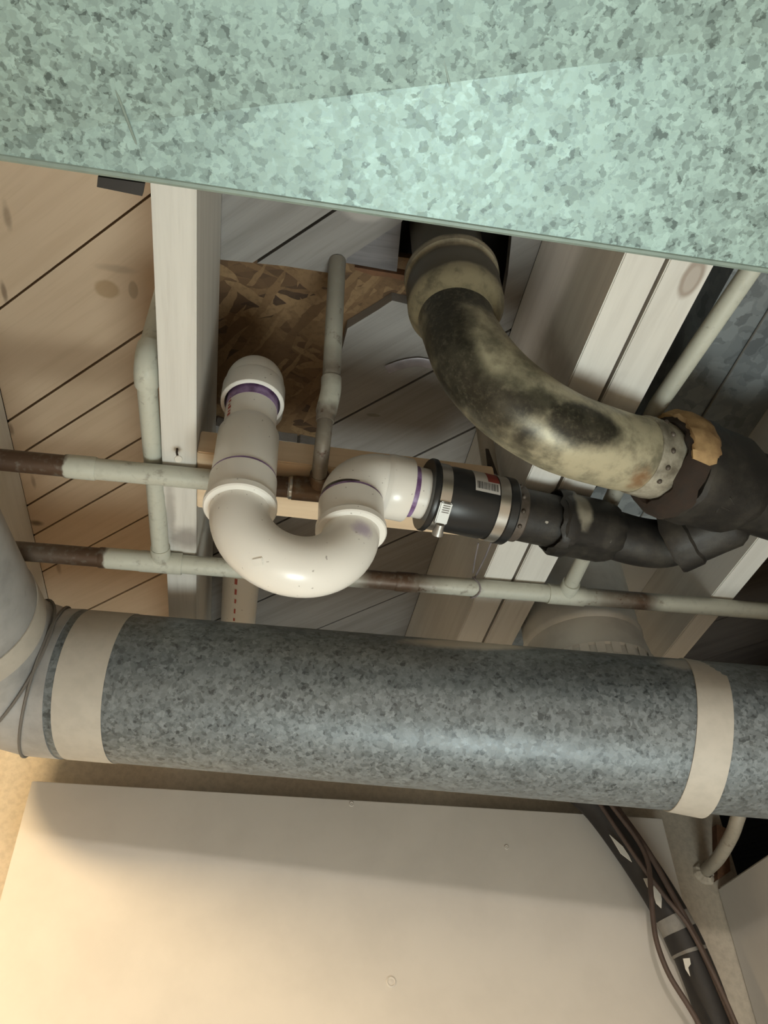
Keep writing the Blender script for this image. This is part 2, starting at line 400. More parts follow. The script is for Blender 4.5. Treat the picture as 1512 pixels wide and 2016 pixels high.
OPEN = S2((425, 511), (560, 524), (662, 540), (700, 540), (800, 550), (806, 600), (772, 592), (745, 610), (684, 647), (655, 760), (626, 880), (590, 872), (555, 868), (425, 838))
SLOT = S2((668, 545), (684, 508), (790, 438), (800, 425), (800, 552))
HOLE = S2((797, 420), (1012, 420), (1000, 540), (982, 640), (830, 640), (785, 552))
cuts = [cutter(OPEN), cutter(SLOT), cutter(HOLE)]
dg = None
kl = [K((0, 608), (302, 380)), K((15, 828), (298, 645)), K((55, 893), (280, 735)), K((59, 991), (285, 860)), K((69, 1056), (240, 952)), K((177, 1074), (300, 1012)), K((196, 1189), (327, 1127))]
km = [K((507, 512), (655, 420)), K((665, 835), (850, 728)), K((775, 917), (945, 840)), K((500, 1200), (750, 1065))]
kl = [kl[0]-.27, kl[0]-.13]+kl+[kl[-1]+.13, kl[-1]+.26]
km = [km[0]-.27, km[0]-.13, km[0], km[0]+.137]+km[1:]+[km[-1]+.14, km[-1]+.28]
kr = [i*.136+.02 for i in range(-3, 14)]
def planks(x0, x1, ks, mat, gap=.003, y0=-.6, y1=1.41, cut=False):
    ks = list(ks)
    while ks[-1] < x1*NV[0]+y1*NV[1]: ks.append(ks[-1]+.135)
    while ks[0] > x0*NV[0]+y0*NV[1]: ks.insert(0, ks[0]-.135)
    for a, b in zip(ks, ks[1:]):
        poly = [(x0, y0), (x1, y0), (x1, y1), (x0, y1)]
        poly = clip(poly, *NV, a+gap/2, False)
        if len(poly) > 2: poly = clip(poly, *NV, b-gap/2, True)
        if len(poly) < 3: continue
        dz = random.uniform(0, .0012)
        o = put('plank', M().prism(poly, SF+dz, SF+.019), mat, ceil, smooth=0)
        if cut:
            for c in cuts:
                md = o.modifiers.new('b', 'BOOLEAN'); md.operation = 'DIFFERENCE'; md.object = c; md.solver = 'EXACT'
            bpy.context.view_layer.update()
            me2 = bpy.data.meshes.new_from_object(o.evaluated_get(bpy.context.evaluated_depsgraph_get()))
            o.modifiers.clear(); o.data = me2
            if len(me2.vertices) == 0: bpy.data.objects.remove(o)
planks(-1.0, -.415, kr, m_plank_l)
planks(-.377, -.118, kl, m_plank_l, .0032)
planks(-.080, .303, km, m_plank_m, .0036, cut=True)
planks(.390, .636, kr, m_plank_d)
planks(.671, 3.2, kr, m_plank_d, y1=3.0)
for c in cuts: bpy.data.objects.remove(c)
# strand board seen through the opening, weathered board beside it
put('strand_board_patch', M().box((-.10, .535, SF+.0195), (.168, .90, SF+.031)), m_osb, ceil, smooth=0, label='brown strand board patch behind the cut opening')
HL = [atz(797, 420, SF), atz(785, 552, SF)]
put('weathered_board', M().prism([(.045, .40), (HL[0].x-.002, .40), (HL[0].x-.002, HL[0].y), (HL[1].x-.003, .551), (.045, .547)], SF+.011, SF+.0192), m_greyboard, ceil, smooth=0, label='grey weathered board above the cut boards')
put('splintered_edge', M().prism([(.085, .5495), (.11, .5505), (HL[1].x+.012, .5515), (HL[1].x+.012, .560), (.13, .557), (.11, .558), (.085, .553)], SF+.006, SF+.0194), m_raw_edge, ceil, smooth=0, label='splintered brown edge of a cut board')
# loose metal strap end on the boards
a = [atz(x, y, SF-.004) for x, y in ((762, 728), (790, 718), (822, 713), (852, 718))]
st = M(); L = smoothpath(a, 5)
st.sweep(L, .0075, 8, ell=(1, .16))
tag(put('metal_strap', st, m_strap, loc=a[0]), 'short grey metal strap nailed to the boards left of the lead bend', 'strap')

# cleat
c = thing('wooden_cleat', 'bare pine cleat board lying across the bay behind the plastic trap', 'board', (.1, .71, JB+.004))
cl = M().add([(-.0795, .662, JB+.002), (.272, .671, JB+.002), (.272, .766, JB+.002), (-.0795, .757, JB+.002), (-.0795, .662, JB+.038), (.272, .671, JB+.038), (.272, .766, JB+.038), (-.0795, .757, JB+.038)],
    [[3, 2, 1, 0], [4, 5, 6, 7], [0, 1, 5, 4], [1, 2, 6, 5], [2, 3, 7, 6], [3, 0, 4, 7]])
put('board', cl, m_pine, c, bevel=.0015)
p = atz(748, 940, JB+.002); put('nail_head', M().lathe(p, (0, 0, -1), [(-.01, .002), (0, .0035), (.001, .0035)], 10), m_dsteel, c)
nl = thing('bent_nail', 'bent nail with a white painted head in the left joist', 'nail', atz(349, 893, JB))
b0, b1 = atz(349, 886, JB), atz(351, 903, JB-.018)
put('shank', M().sweep([b0+V((0, -.004, .004)), b0+V((0, 0, -.004)), b1], .0013, 8), m_dsteel, nl)
put('head', M().lathe(b1, (b1-b0), [(-.001, .003), (.0006, .0045), (.0015, .004)], 12), m_flake, nl)

# ------------------------------------------------------------------ rectangular trunk duct overhead
YF, YN, ZB, ZT = .238, -.30, 1.95, 2.150
td = thing('trunk_duct', 'large rectangular galvanised duct crossing the top, nearest the viewer', 'duct', (.4, 0, ZB))
x0, x1 = -.20, .855
ap = V((.555, .034, ZB+.030))
bp = M().add([(x0, YF, ZB), (x1, YF, ZB), (x1, YN, ZB-.03), (x0, YN, ZB-.03), ap], [[0, 4, 1], [1, 4, 2], [2, 4, 3], [3, 4, 0]])
put('bottom_panel', bp, m_duct, td, smooth=0)
bp = M().add([(-2.0, YF, ZB), (x0-.001, YF, ZB), (x0-.001, YN, ZB-.03), (-2.0, YN, ZB-.03), (-1.1, 0, ZB+.028)], [[0, 4, 1], [1, 4, 2], [2, 4, 3], [3, 4, 0]])
put('bottom_panel', bp, m_duct, td, smooth=0)
put('side_panel', M().box((-2.0, YF-.0008, ZB+.001), (x1, YF, ZT)), m_duct, td, smooth=0)
put('side_panel', M().box((-2.0, YN, ZB+.001), (x1, YN+.0008, ZT)), m_duct, td, smooth=0)
put('top_panel', M().box((-2.0, YN, ZT), (x1, YF, ZT+.001)), m_duct, td, smooth=0)
put('folded_edge', M().sweep([(-2.0, YF-.001, ZB+.001), (x1, YF-.001, ZB+.001)], .0022, 8), m_duct_edge, td)
def crease(pts, r=.0008):
    P = []
    for (x, y) in pts:
        p = atz(x, y, ZB+.0005); 
        # height of the cross-broken panel under the point (facets between x0,x1)
        tri = [(V((x0, YF, ZB)), V((x1, YF, ZB))), (V((x0, YN, ZB-.03)), V((x0, YF, ZB)))]
        zz = None
        for A, B in tri:
            n = (A-ap).cross(B-ap); z = ap.z-(n.x*(p.x-ap.x)+n.y*(p.y-ap.y))/n.z
            zz = z if zz is None else min(zz, z)
        P.append(V((p.x, p.y, zz+.0004)))
    return put('crease', M().sweep(P, r, 6, ell=(1, .5)), m_duct_edge, td)
crease(((172, 0), (205, 110), (225, 180), (268, 290)))
crease(((850, 0), (872, 110), (890, 190), (925, 320)), .0005)
crease([(2, 289), (230, 258), (460, 226), (860, 174), (1180, 135)], .0007)
hk = thing('duct_bracket', 'small black metal bracket tucked against the far edge of the trunk duct', 'bracket', atz(240, 366, 1.97))
q = [atz(194, 345, 1.972), atz(192, 365, 1.972), atz(281, 383, 1.972), atz(286, 358, 1.972)]
put('plate', M().prism([(p.x, max(p.y, YF+.0005)) for p in q], 1.970, 1.975), m_blackpipe, hk, smooth=0)
put('flange', M().box((q[1].x+.002, YF+.0003, 1.972), (q[2].x-.002, YF+.003, 1.998)), m_blackpipe, hk, smooth=0)

# ------------------------------------------------------------------ sheet metal duct up in the right joist bay
pn = thing('joist_bay_duct', 'blue grey sheet metal duct filling the right joist bay above the black drain', 'duct', (.55, .6, 2.29))
put('bottom_sheet', M().prism([(.492, -.4), (.5568, -.4), (.5568, 1.25), (.425, 1.25), (.425, .92), (.492, .70)], 2.290, 2.2912), m_pan, pn, smooth=0)
put('bottom_sheet', M().box((.556, -.4, 2.2886), (.6352, 1.25, 2.2898)), m_pan, pn, smooth=0)
put('side_sheet', M().box((.4908, -.4, 2.290), (.492, .70, 2.392)), m_pan, pn, smooth=0)
put('end_sheet', M().box((.4255, 1.249, 2.2912), (.6352, 1.25, 2.392)), m_pan, pn, smooth=0)
put('lap_seam', M().sweep([(.5565, -.4, 2.2882), (.5565, 1.25, 2.2882)], .0012, 6), m_seam, pn)

# ------------------------------------------------------------------ round duct with elbow
AX0, AX1 = V((-.22, .996, 2.049)), V((.62, .883, 1.963))
RD = .095
def axp(x): t = (x-AX0.x)/(AX1.x-AX0.x); return AX0+(AX1-AX0)*t
dirx = (AX1-AX0).normalized()
rd = thing('round_duct', 'big round galvanised duct crossing below the pipes, wrapped with cream tape bands', 'duct', axp(.2))
xa = -.222
put('straight_section', M().sweep([axp(xa), axp(.735), axp(.829)], [RD, RD, RD], 72), m_round, rd, smooth=50)
def band(xc, w, skew=0):
    return put('tape_band', M().lathe(axp(xc), (dirx+V((0, 0, skew))).normalized(), [(0, RD+.0002), (0, RD+.0009+abs(skew)*.01), (w, RD+.0009+abs(skew)*.01), (w, RD+.0002)], 72, cap=False), m_tape, rd, smooth=50, label='cream tape band')
band(-.212, .060); band(.546, .042, -.12)
# gored elbow turning towards the viewer
E = [axp(-.222), axp(-.258)]
E += [V((-.305, .985, 2.058)), V((-.338, .940, 2.058)), V((-.346, .885, 2.058))]
gm = [M(), M(), M()]
for k in range(len(E)-1):
    pass
put('elbow', M().sweep(E, RD+.0012, 64), m_elbow, rd, smooth=25)
put('branch_section', M().sweep([V((-.346, .886, 2.058)), V((-.425, .30, 2.060)), V((-.43, .242, 2.060))], RD, 64), m_elbow, rd, smooth=50)
dB = (V((-.425, .30, 2.060))-V((-.346, .886, 2.058))).normalized()
put('tape_band', M().lathe(V((-.346, .886, 2.058))-dB*.012, dB, [(0, RD+.0014), (0, RD+.0022), (.034, RD+.0018), (.034, RD+.0002)], 64, cap=False), m_tape, rd, smooth=50, label='cream tape band')
def seam(i):
    a = (E[i]-E[i-1]).normalized(); b = (E[i+1]-E[i]).normalized(); d = (a+b).normalized()
    u = d.cross(V((0, 0, 1))).normalized(); v = d.cross(u)
    s = 1/max(.5, a.dot(d))
    pts = [E[i]+u*((RD+.002)*s*math.cos(t))+v*((RD+.002)*math.sin(t)) for t in [2*math.pi*k/48 for k in range(49)]]
    put('gore_seam', M().sweep(pts, .0019, 6, cap=False), m_seam, rd)
seam(1); seam(2)
# take-off collar rising to the bay duct
tco = V((.480, .955, 2.03))
tc = put('takeoff_collar', M().lathe(tco, (0, 0, 1), [(0, .100), (.05, .092), (.053, .0945), (.057, .092), (.10, .0850), (.104, .0870), (.110, .0870), (.114, .0845), (.258, .0835)], 56, cap=False), m_collar, rd, label='whitish take-off collar')
cg = M()
for k in range(28):
    a = 2*math.pi*k/28
    u = V((math.cos(a), math.sin(a), 0)); base = V((tco.x, tco.y, 2.078))+u*.0945
    cg.box((-.0006, -.006, -.012), (.0008, .006, .004), Matrix.Rotation(a, 3, 'Z'), base)
tag(put('crimp_tabs', cg, m_collar, tc, smooth=0), kind='stuff')

# ------------------------------------------------------------------ copper pipes
def pipe_to(name, pts, r, mat, parent, n=20, **k): return put(name, M().sweep(pts, r, n), mat, parent, **k)
def sleeve(p, d, L, r, mat, parent, name='coupling', lip=.0012):
    d = V(d).normalized()
    return put(name, M().lathe(V(p)-d*L/2, d, [(0, r*.93), (0, r+lip*.6), (.002, r+lip), (L-.002, r+lip), (L, r+lip*.6), (L, r*.93)], 24, cap=False), mat, parent)
RA = .0122
zA = JB-.0126
PA = lambda px, py: atz(px, py, zA)
A0, A1 = PA(-60, 905), PA(606, 972); A1.y = .690; A0.y = .690
mA = overspray('copper_pipe_overspray', 0, -.35, .10, [(-.35, 0), (-.222, 0), (-.218, 1), (-.09, .95), (-.065, .8), (-.045, .25), (-.02, 0)])
mAt = overspray('copper_tee_bare', 0, -.1, .2, [(-.1, .0), (.2, .0)], metal=.6, under=(.12, .075, .045))
ca = thing('copper_supply_pipe', 'copper water pipe crossing behind the plastic trap, ending in a tee with a tall riser', 'pipe', A0)
pipe_to('pipe', [A0-V((.1, 0, 0)), A1], RA, mA, ca)
sleeve(V((-.205, .69, zA)), (1, 0, 0), .034, RA, mA, ca, 'coupling')
tx = PA(625, 960).x
put('tee', M().lathe((tx-.029, .690, zA), (1, 0, 0), [(0, RA), (0, RA+.002), (.058, RA+.002), (.058, RA)], 24).lathe((tx, .69, zA), (0, -1, .05), [(0, .011), (.026, .011), (.026, .009)], 24), mAt, ca)
put('solder_joint', M().lathe((tx-.034, .690, zA), (1, 0, 0), [(0, RA), (.002, RA+.0016), (.007, RA+.0012), (.009, RA)], 20, cap=False), m_steel, ca)
D = [V((tx, .69, zA)), atz(634, 885, 2.151), atz(642, 812, 2.195), atz(651, 772, 2.222), atz(664, 517, 2.394)]
m_D = overspray('riser_overspray', 2, 2.1, 2.5, [(2.1, .1), (2.16, .3), (2.19, .2), (2.205, .95), (2.225, .8), (2.24, .2), (2.28, .75), (2.33, .5), (2.39, .35)], metal=.3)
put('riser', M().sweep(smoothpath(D[:3], 6), .0088, 20), m_D, ca); pipe_to('riser', [D[3], D[4]+(D[4]-D[3])*.02], .0106, m_D, ca)
put('offset_fitting', M().sweep(smoothpath([D[1].lerp(D[2], .75), D[2], D[3], D[3].lerp(D[4], .1)], 6), [.0105]*6+[.0118]*13, 20), m_D, ca)

zB = JB-.0126
mB = overspray('copper_main_overspray', 0, -.35, .80, [(-.35, .2), (-.22, 0), (-.193, 0), (-.189, 1), (.03, 1), (.12, .7), (.15, .05), (.20, .0), (.255, .9), (.43, 1), (.475, .3), (.53, .02), (.56, 1), (.8, 1)])
B0, B1 = V((-.40, .852, zB)), V((.85, .852, zB))
cb = thing('copper_main_pipe', 'long white sprayed copper main running full width just above the round duct', 'pipe', B0)
pipe_to('pipe', [B0, B1], RA, mB, cb)
for (px, py, L) in ((237, 1100, .052), (800, 1147, .03)):
    p = atz(px, py, zB); sleeve((p.x, .852, zB), (1, 0, 0), L, RA, mB, cb)
t1 = atz(318, 1112, zB).x; t2 = atz(1113, 1172, zB).x
mC = overspray('branch_overspray', 1, .2, 1.0, [(.2, 1), (1, 1)])
def tee(x, parent, d, mat): return put('tee', M().lathe((x-.026, .852, zB), (1, 0, 0), [(0, RA), (0, RA+.0018), (.052, RA+.0018), (.052, RA)], 24).lathe((x, .852, zB), d, [(0, RA), (.026, RA), (.026, RA*.8)], 24), mat, parent)
C1 = V((-.1300, .690, zA+.0245)); C2 = V((-.1325, .568, zA+.0245)); dC = (C1-V((t1, .852, zB))).normalized()
tee(t1, cb, dC, mB)
RC = .0108
C3 = V((-.1327, .552, zA+.0405))
pipe_to('branch', [V((t1, .852, zB)), C1, C2], RC, mC, cb)
put('elbow_fitting', M().sweep(smoothpath([C2+V((0, .012, 0)), C2+V((0, -.004, .001)), C3+V((0, .002, -.003)), C3+V((0, 0, .012))], 6), .0128, 20), mC, cb)
pipe_to('riser', [C3, C3+V((0, 0, .215))], RC, mC, cb)
E0 = V((t2, .852, zB)); E1 = atz(1293, 800, 2.172); E2 = atz(1482, 525, 2.184); E2 = E2+(E2-E1)*.3
RE = .0098
tee(t2, cb, (E1-E0), mB)
mE = overspray('stub_overspray', 1, .2, 1.0, [(.2, 1), (.44, 1), (.5, .75), (.6, .4), (.7, .75), (1, 1)])
pipe_to('branch', [E0, E1, E2], RE, mE, cb)
# wire hanger
wp = atz(936, 1155, zB); top = atz(936, 1075, JB+.001)
hw = thing('wire_hanger', 'thin wire looped round the copper main under the pine cleat', 'wire', (wp.x, .852, zB))
lp = [V((wp.x+.004*math.sin(t*2), .852+.0140*math.cos(t), zB+.0140*math.sin(t))) for t in [math.pi/2+2*math.pi*2*k/40 for k in range(41)]]
put('loop', M().sweep(lp, .0012, 6), m_strap, hw)
put('tie', M().sweep([lp[0], V((wp.x+.002, .80, JB+.0005)), V((wp.x+.002, .765, JB+.0015))], .0012, 6), m_strap, hw)
put('loose_end', M().sweep([V((wp.x-.006, .835, zB+.012)), V((wp.x-.012, .80, zB+.010)), V((wp.x-.014, .775, zB+.014))], .001, 6), m_strap, hw)

# ------------------------------------------------------------------ plastic trap
m_pvc = pvc()
UX = V((math.cos(math.radians(7.7)), math.sin(math.radians(7.7)), 0)); UZ = V((0, 0, 1))
LA = V((-.0235, .628, 0)); RR = .0585; RAx = LA+UX*(2*RR); mid = LA+UX*RR
PR = .0290
tp = thing('plastic_drain_trap', 'white plastic drain trap hanging in a deep u bend with purple primed joints', 'drain trap', (mid.x, mid.y, 2.0))
zc = 2.050
ub = [V((LA.x, LA.y, 2.062))]+arc((mid.x, mid.y, zc), RR, -UX, -UZ, 0, math.pi, 32)+[V((RAx.x, RAx.y, 2.062))]
u_bend = put('u_bend', M().sweep(ub, PR+.0012, 48), m_pvc, tp)
pm = atd(508, 1106, 0); 
cp = mid+V((0, 0, zc))
# moulded square mark on the bend
dq = ray(508, 1106).normalized()
def hit_torus(px, py):
    d = ray(px, py).normalized(); best = None; t = .3
    while t < 1.4:
        p = CAMP+d*t; q = p-cp; a = q.dot(UX); bq = q.dot(UZ); c_ = q.dot(UX.cross(UZ)); rho = math.hypot(a, bq)
        if math.hypot(rho-RR, c_) <= PR+.0012: return p
        t += .0004
    return None
hp = hit_torus(508, 1106)
if hp:
    q = hp-cp; ring = (UX*q.dot(UX)+UZ*q.dot(UZ)).normalized()*RR+cp; nrm = (hp-ring).normalized()
    R = nrm.to_track_quat('Z', 'Y').to_matrix()
    put('moulded_mark', M().box((-.005, -.004, -.001), (.005, .004, .0012), R, hp), m_pvc, u_bend, bevel=.0008)
def hub(ax, z0, zt):
    o = (ax.x, ax.y, z0)
    return put('hub', M().lathe(o, (0, 0, 1), [(0, .029), (0, .0362), (.0015, .0375), (.008, .0375), (.0105, .0352), (zt-z0-.001, .0352), (zt-z0, .0342), (zt-z0, .028)], 48, cap=False), m_pvc, tp)
hub(LA, 2.052, 2.093); hub(RAx, 2.046, 2.088)
put('primer_ring', M().lathe((LA.x, LA.y, 2.0925), (0, 0, 1), [(0, .0340), (0, .0348), (.0022, .0348), (.0022, .034)], 48, cap=False), m_primer, tp, label='purple primer line')
put('sleeve', M().lathe((LA.x, LA.y, 2.0945), (0, 0, 1), [(0, .03), (0, .0340), (.0655, .0335), (.070, .0315), (.076, .0296), (.078, .0285)], 48, cap=False), m_pvc, tp)
pipe_to('drop_pipe', [V((LA.x, LA.y, 2.165)), V((LA.x, LA.y, 2.243))], PR, m_pvc, tp, 48)
put('primer_ring', M().lathe((LA.x, LA.y, 2.201), (0, 0, 1), [(0, PR), (.0003, PR+.0003), (.028, PR+.0003), (.028, PR)], 48, cap=False), m_primer, tp, label='purple primer line')
el = M().lathe((LA.x, LA.y, 2.213), (0, 0, 1), [(.02, .0298), (.0, .0318), (0, .0352), (.0012, .0362), (.026, .0362), (.032, .0335), (.034, .031)], 48, cap=False)
ea = arc((LA.x, LA.y+.026, 2.240), .026, (0, -1, 0), (0, 0, 1), 0, math.pi/2, 14)
el.sweep(ea, [.0345-.0015*(i/14) for i in range(15)], 48)
el.lathe((LA.x, LA.y+.024, 2.266), (0, 1, 0), [(0, .033), (.006, .0362), (.034, .0362), (.035, .035), (.035, .029)], 48, cap=False)
put('top_elbow', el, m_pvc, tp)
pipe_to('run_pipe', [V((LA.x, LA.y+.04, 2.266)), V((LA.x-.002, 1.36, 2.292))], PR, m_pvc, tp, 48)
# worn red print on the drop pipe and the run pipe
rp = M()
for k in range(7):
    a = math.radians(30+random.uniform(-2, 2)); z = 2.172+k*.0058; h = random.uniform(.0022, .0042)
    rp.lathe((LA.x, LA.y, z), (0, 0, 1), [(0, PR+.00025), (h, PR+.00025)], 3, False, a, a+math.radians(random.uniform(7, 11)), up=V((0, 1, 0)))
for k in range(9):
    y = .93+k*.028; f = (y-.668)/.69; zz = 2.266+f*.026
    a = math.radians(-100); 
    rp.lathe((LA.x-.002*f, y, zz), (0, 1, 0), [(0, PR+.0003), (random.uniform(.008, .016), PR+.0003)], 3, False, math.radians(99), math.radians(random.uniform(104, 108)))
tag(put('red_print', rp, m_redink, tp), kind='stuff'); 
put('primer_ring', M().lathe((RAx.x, RAx.y, 2.0875), (0, 0, 1), [(0, .0335), (0, .0347), (.0026, .0347), (.0026, .0335)], 48, cap=False), m_primer, tp, label='purple primer line')
zH = 2.1265
e2 = M().lathe((RAx.x, RAx.y, 2.085), (0, 0, 1), [(0, .029), (.0045, .0335)], 48, cap=False)
ra = .0375
e2.sweep([V((RAx.x, RAx.y, 2.0895))]+arc((RAx.x+UX.x*ra, RAx.y+UX.y*ra, zH-ra), ra, -UX, UZ, 0, math.pi/2, 16), .0338, 48)
LD = (UX+V((0, 0, -.022))).normalized()
HO = V((RAx.x, RAx.y, zH))
e2.lathe(HO+LD*ra, LD, [(-.002, .0338), (.002, .0358), (.0035, .0365), (.027, .0365), (.0285, .0355), (.0285, .029)], 48, cap=False)
put('street_elbow', e2, m_pvc, tp)
S = lambda s: HO+LD*s
put('primer_ring', M().lathe(S(.065), LD, [(0, PR), (0, PR+.0004), (.008, PR+.0004), (.008, PR)], 48, cap=False), m_primer, tp, label='purple primer line')
pipe_to('outlet_pipe', [S(.05), S(.099)], PR, m_pvc, tp, 48)

# ------------------------------------------------------------------ rubber coupling
rc = thing('rubber_coupling', 'black rubber coupling with two steel clamps joining white pipe to cast iron', 'coupling', S(.13))
put('rubber_sleeve', M().lathe(S(.086), LD, [(0, .0292), (0, .0405), (.002, .0418), (.006, .0418), (.008, .0378), (.026, .0372), (.030, .0378), (.072, .0378), (.074, .037), (.090, .0372), (.092, .0395), (.101, .0395), (.103, .038), (.103, .031)], 56, cap=False), m_rubber, rc)
def clamp(s0, scr):
    cpt = put('hose_clamp', M().lathe(S(s0), LD, [(0, .0374), (0, .0386), (.0125, .0386), (.0125, .0374)], 56, cap=False), m_steel, rc)
    if scr:
        side = LD.cross(UZ).normalized()
        for nm, ang in (('screw_housing', math.radians(64)),):
            rad = (side*math.cos(ang)-UZ*math.sin(ang)); tang = (side*math.sin(ang)+UZ*math.cos(ang))
            c0 = S(s0+.006)+rad*.0405
            R = Matrix((LD, tang, rad)).transposed()
            hb = M().box((-.0068, -.016, -.002), (.0072, .010, .0022), R, c0)
            put('screw_housing', hb, m_steel2, cpt, bevel=.0012)
            sl = M()
            for k in range(5): sl.box((-.003, .0085-k*.0026, .002), (.005, .0095-k*.0026, .0026), R, c0)
            put('worm_slots', sl, m_seam, cpt, smooth=0)
            put('screw', M().lathe(c0-tang*.016+rad*.002, -tang, [(0, .0050), (.005, .0050), (.009, .0062), (.013, .0062), (.014, .005)], 16), m_steel2, cpt)
    return cpt
clamp(.0945, True); clamp(.1640, False)
side = LD.cross(UZ).normalized()
def patch(s0, s1, a0, a1, r, mat, parent, name, **k):
    m = M().lathe(S(s0), LD, [(0, r), (s1-s0, r)], 12, False, math.radians(a0), math.radians(a1), up=UZ); return put(name, m, mat, parent, **k)
# angle 0 faces the viewer (LD x up), 90 points down
lb = patch(.1335, .1630, -48, 20, .0380, m_label, rc, 'sticker', label='white barcode sticker')
bc = M()
s = .1355
while s < .1605:
    wd = random.choice((.0004, .0007, .001)); bc.lathe(S(s), LD, [(0, .03822), (wd, .03822)], 4, False, math.radians(0), math.radians(15), up=UZ); s += wd+random.choice((.0005, .0008))
tag(put('barcode', bc, m_barcode, lb), kind='stuff')
patch(.1490, .1628, -40, -3, .03818, m_redlabel, lb, 'red_panel')

# ------------------------------------------------------------------ cast iron drain (small line with hubs)
ci = thing('small_cast_iron_drain', 'small black cast iron drain line running right from the rubber coupling', 'drain pipe', S(.25))
put('ferrule_collar', M().lathe(S(.187), LD, [(0, .028), (0, .0335), (.014, .0335), (.016, .0318), (.016, .028)], 48, cap=False), m_ferrule_d, ci, label='brown riveted collar')
for a in (-25, 8, 38, 68):
    a = math.radians(a); u = side*math.cos(a)-UZ*math.sin(a)
    put('rivet', M().ball(S(.194)+u*.0335, .0028, 10, 6), m_ferrule_d, ci)
put('spigot_pipe', M().sweep([S(.198), S(.270)], .0312, 48), m_iron, ci)
def rag(o, d, prof, amp, n=56, cap=False, seed=0):
    """lathe with an uneven (corroded, packed) surface"""
    rnd = random.Random(seed); m = M(); m.lathe(o, d, prof, n, cap)
    ph = [rnd.uniform(0, 6.28) for _ in range(4)]; o = V(o); d = V(d).normalized()
    for i, p in enumerate(m.v):
        q = p-o; t = q.dot(d); r = q-d*t; k = i % n; a = 2*math.pi*k/n
        f = amp*(math.sin(3*a+ph[0])+.7*math.sin(7*a+ph[1])+.5*math.sin(13*a+ph[2]+t*200))
        m.v[i] = p+r.normalized()*f*.5+d*f*.6
    return m
put('hub', rag(S(.247), LD, [(.012, .030), (.002, .033), (0, .0375), (.003, .0400), (.016, .0398), (.020, .0372), (.060, .0372), (.074, .034), (.080, .031)], .0014, seed=2), m_iron, ci)
q0 = S(.262); dn = (side*.45-UZ*.85).normalized()
put('joint_compound', rag(S(.2465), LD, [(0, .0322), (-.003, .036), (.002, .0385), (.008, .0386)], .003, seed=5), m_iron, ci)
zi = 2.114
c1, c2, c3, c4, c5, c6 = S(.318), atz(1255, 1066, zi), atz(1305, 1070, zi), atz(1350, 1056, zi), atz(1440, 1020, zi), atz(1560, 968, zi)
put('bend', M().sweep(smoothpath([c1, c2, c3, c4], 6), .0295, 40), m_iron, ci)
dh = (c5-c4).normalized(); h0 = atz(1318, 1062, zi)
put('hub', rag(h0, dh, [(.010, .028), (.001, .034), (0, .0425), (.004, .0440), (.026, .0425), (.029, .0395), (.072, .0385), (.080, .0335), (.083, .030)], .0016, seed=9), m_iron, ci)
put('outlet_pipe', M().sweep([h0+dh*.05, h0+dh*.12, c6, c6+(c6-c5)*1.2], .0300, 40), m_iron, ci)

# ------------------------------------------------------------------ lead bend (big waste pipe)
LB = thing('lead_waste_bend', 'thick grey lead waste bend curving from the ceiling hole down to the right', 'drain pipe', (.195, .49, 2.3))
P0 = V((.1945, .491, 0)); nP = V((.23*1, .068, 0)).normalized(); nP = V((-nP.y, nP.x, 0))
cen = [(893, 575), (893, 605), (906, 655), (942, 722), (1008, 790), (1100, 848), (1205, 884), (1255, 895)]
wid = [.0415, .0405, .0395, .042, .0425, .042, .041, .0405]
pts = [onplane(x, y, P0, nP) for x, y in cen]
bz = max(p.z for p in pts)
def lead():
    g = G('overspray_shaded_lead'); dep = lambda p: (W2C.transposed() @ (p-CAMP)).z
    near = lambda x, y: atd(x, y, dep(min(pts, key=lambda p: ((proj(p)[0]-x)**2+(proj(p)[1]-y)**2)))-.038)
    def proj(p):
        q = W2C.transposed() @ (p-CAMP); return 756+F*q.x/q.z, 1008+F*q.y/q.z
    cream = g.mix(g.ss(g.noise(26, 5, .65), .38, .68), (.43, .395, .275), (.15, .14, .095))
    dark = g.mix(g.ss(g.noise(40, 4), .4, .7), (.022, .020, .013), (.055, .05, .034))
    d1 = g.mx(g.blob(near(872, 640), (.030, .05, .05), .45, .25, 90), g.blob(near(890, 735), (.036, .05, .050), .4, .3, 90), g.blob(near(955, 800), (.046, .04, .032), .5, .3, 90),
              g.blob(near(1155, 830), (.046, .035, .019), .25, .2, 90), g.blob(near(1030, 800), (.050, .03, .013), .6, .45, 90), g.blob(near(915, 590), (.06, .06, .028), .4, .3, 90), g.blob(near(1010, 855), (.03, .03, .010), .7, .5, 90))  # bare lead between overspray, plus shadow patches put into the colour
    d1 = g.math('SUBTRACT', d1, g.math('MULTIPLY', g.blob(near(975, 672), (.016, .03, .028), .5, .4, 90), .85), True)  # lightened spot: highlight on the bend painted into the colour
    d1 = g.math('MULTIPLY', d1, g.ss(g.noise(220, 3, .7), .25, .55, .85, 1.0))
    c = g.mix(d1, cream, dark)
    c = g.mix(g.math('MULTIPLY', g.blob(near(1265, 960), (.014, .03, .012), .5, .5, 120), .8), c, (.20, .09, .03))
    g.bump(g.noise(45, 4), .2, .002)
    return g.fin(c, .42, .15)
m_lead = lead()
vert = [V((pts[0].x, pts[0].y, 2.36))]
L = smoothpath(pts, 8); R_ = lerp_list(wid, 8)
put('bend', M().sweep(L, R_, 56), m_lead, LB)
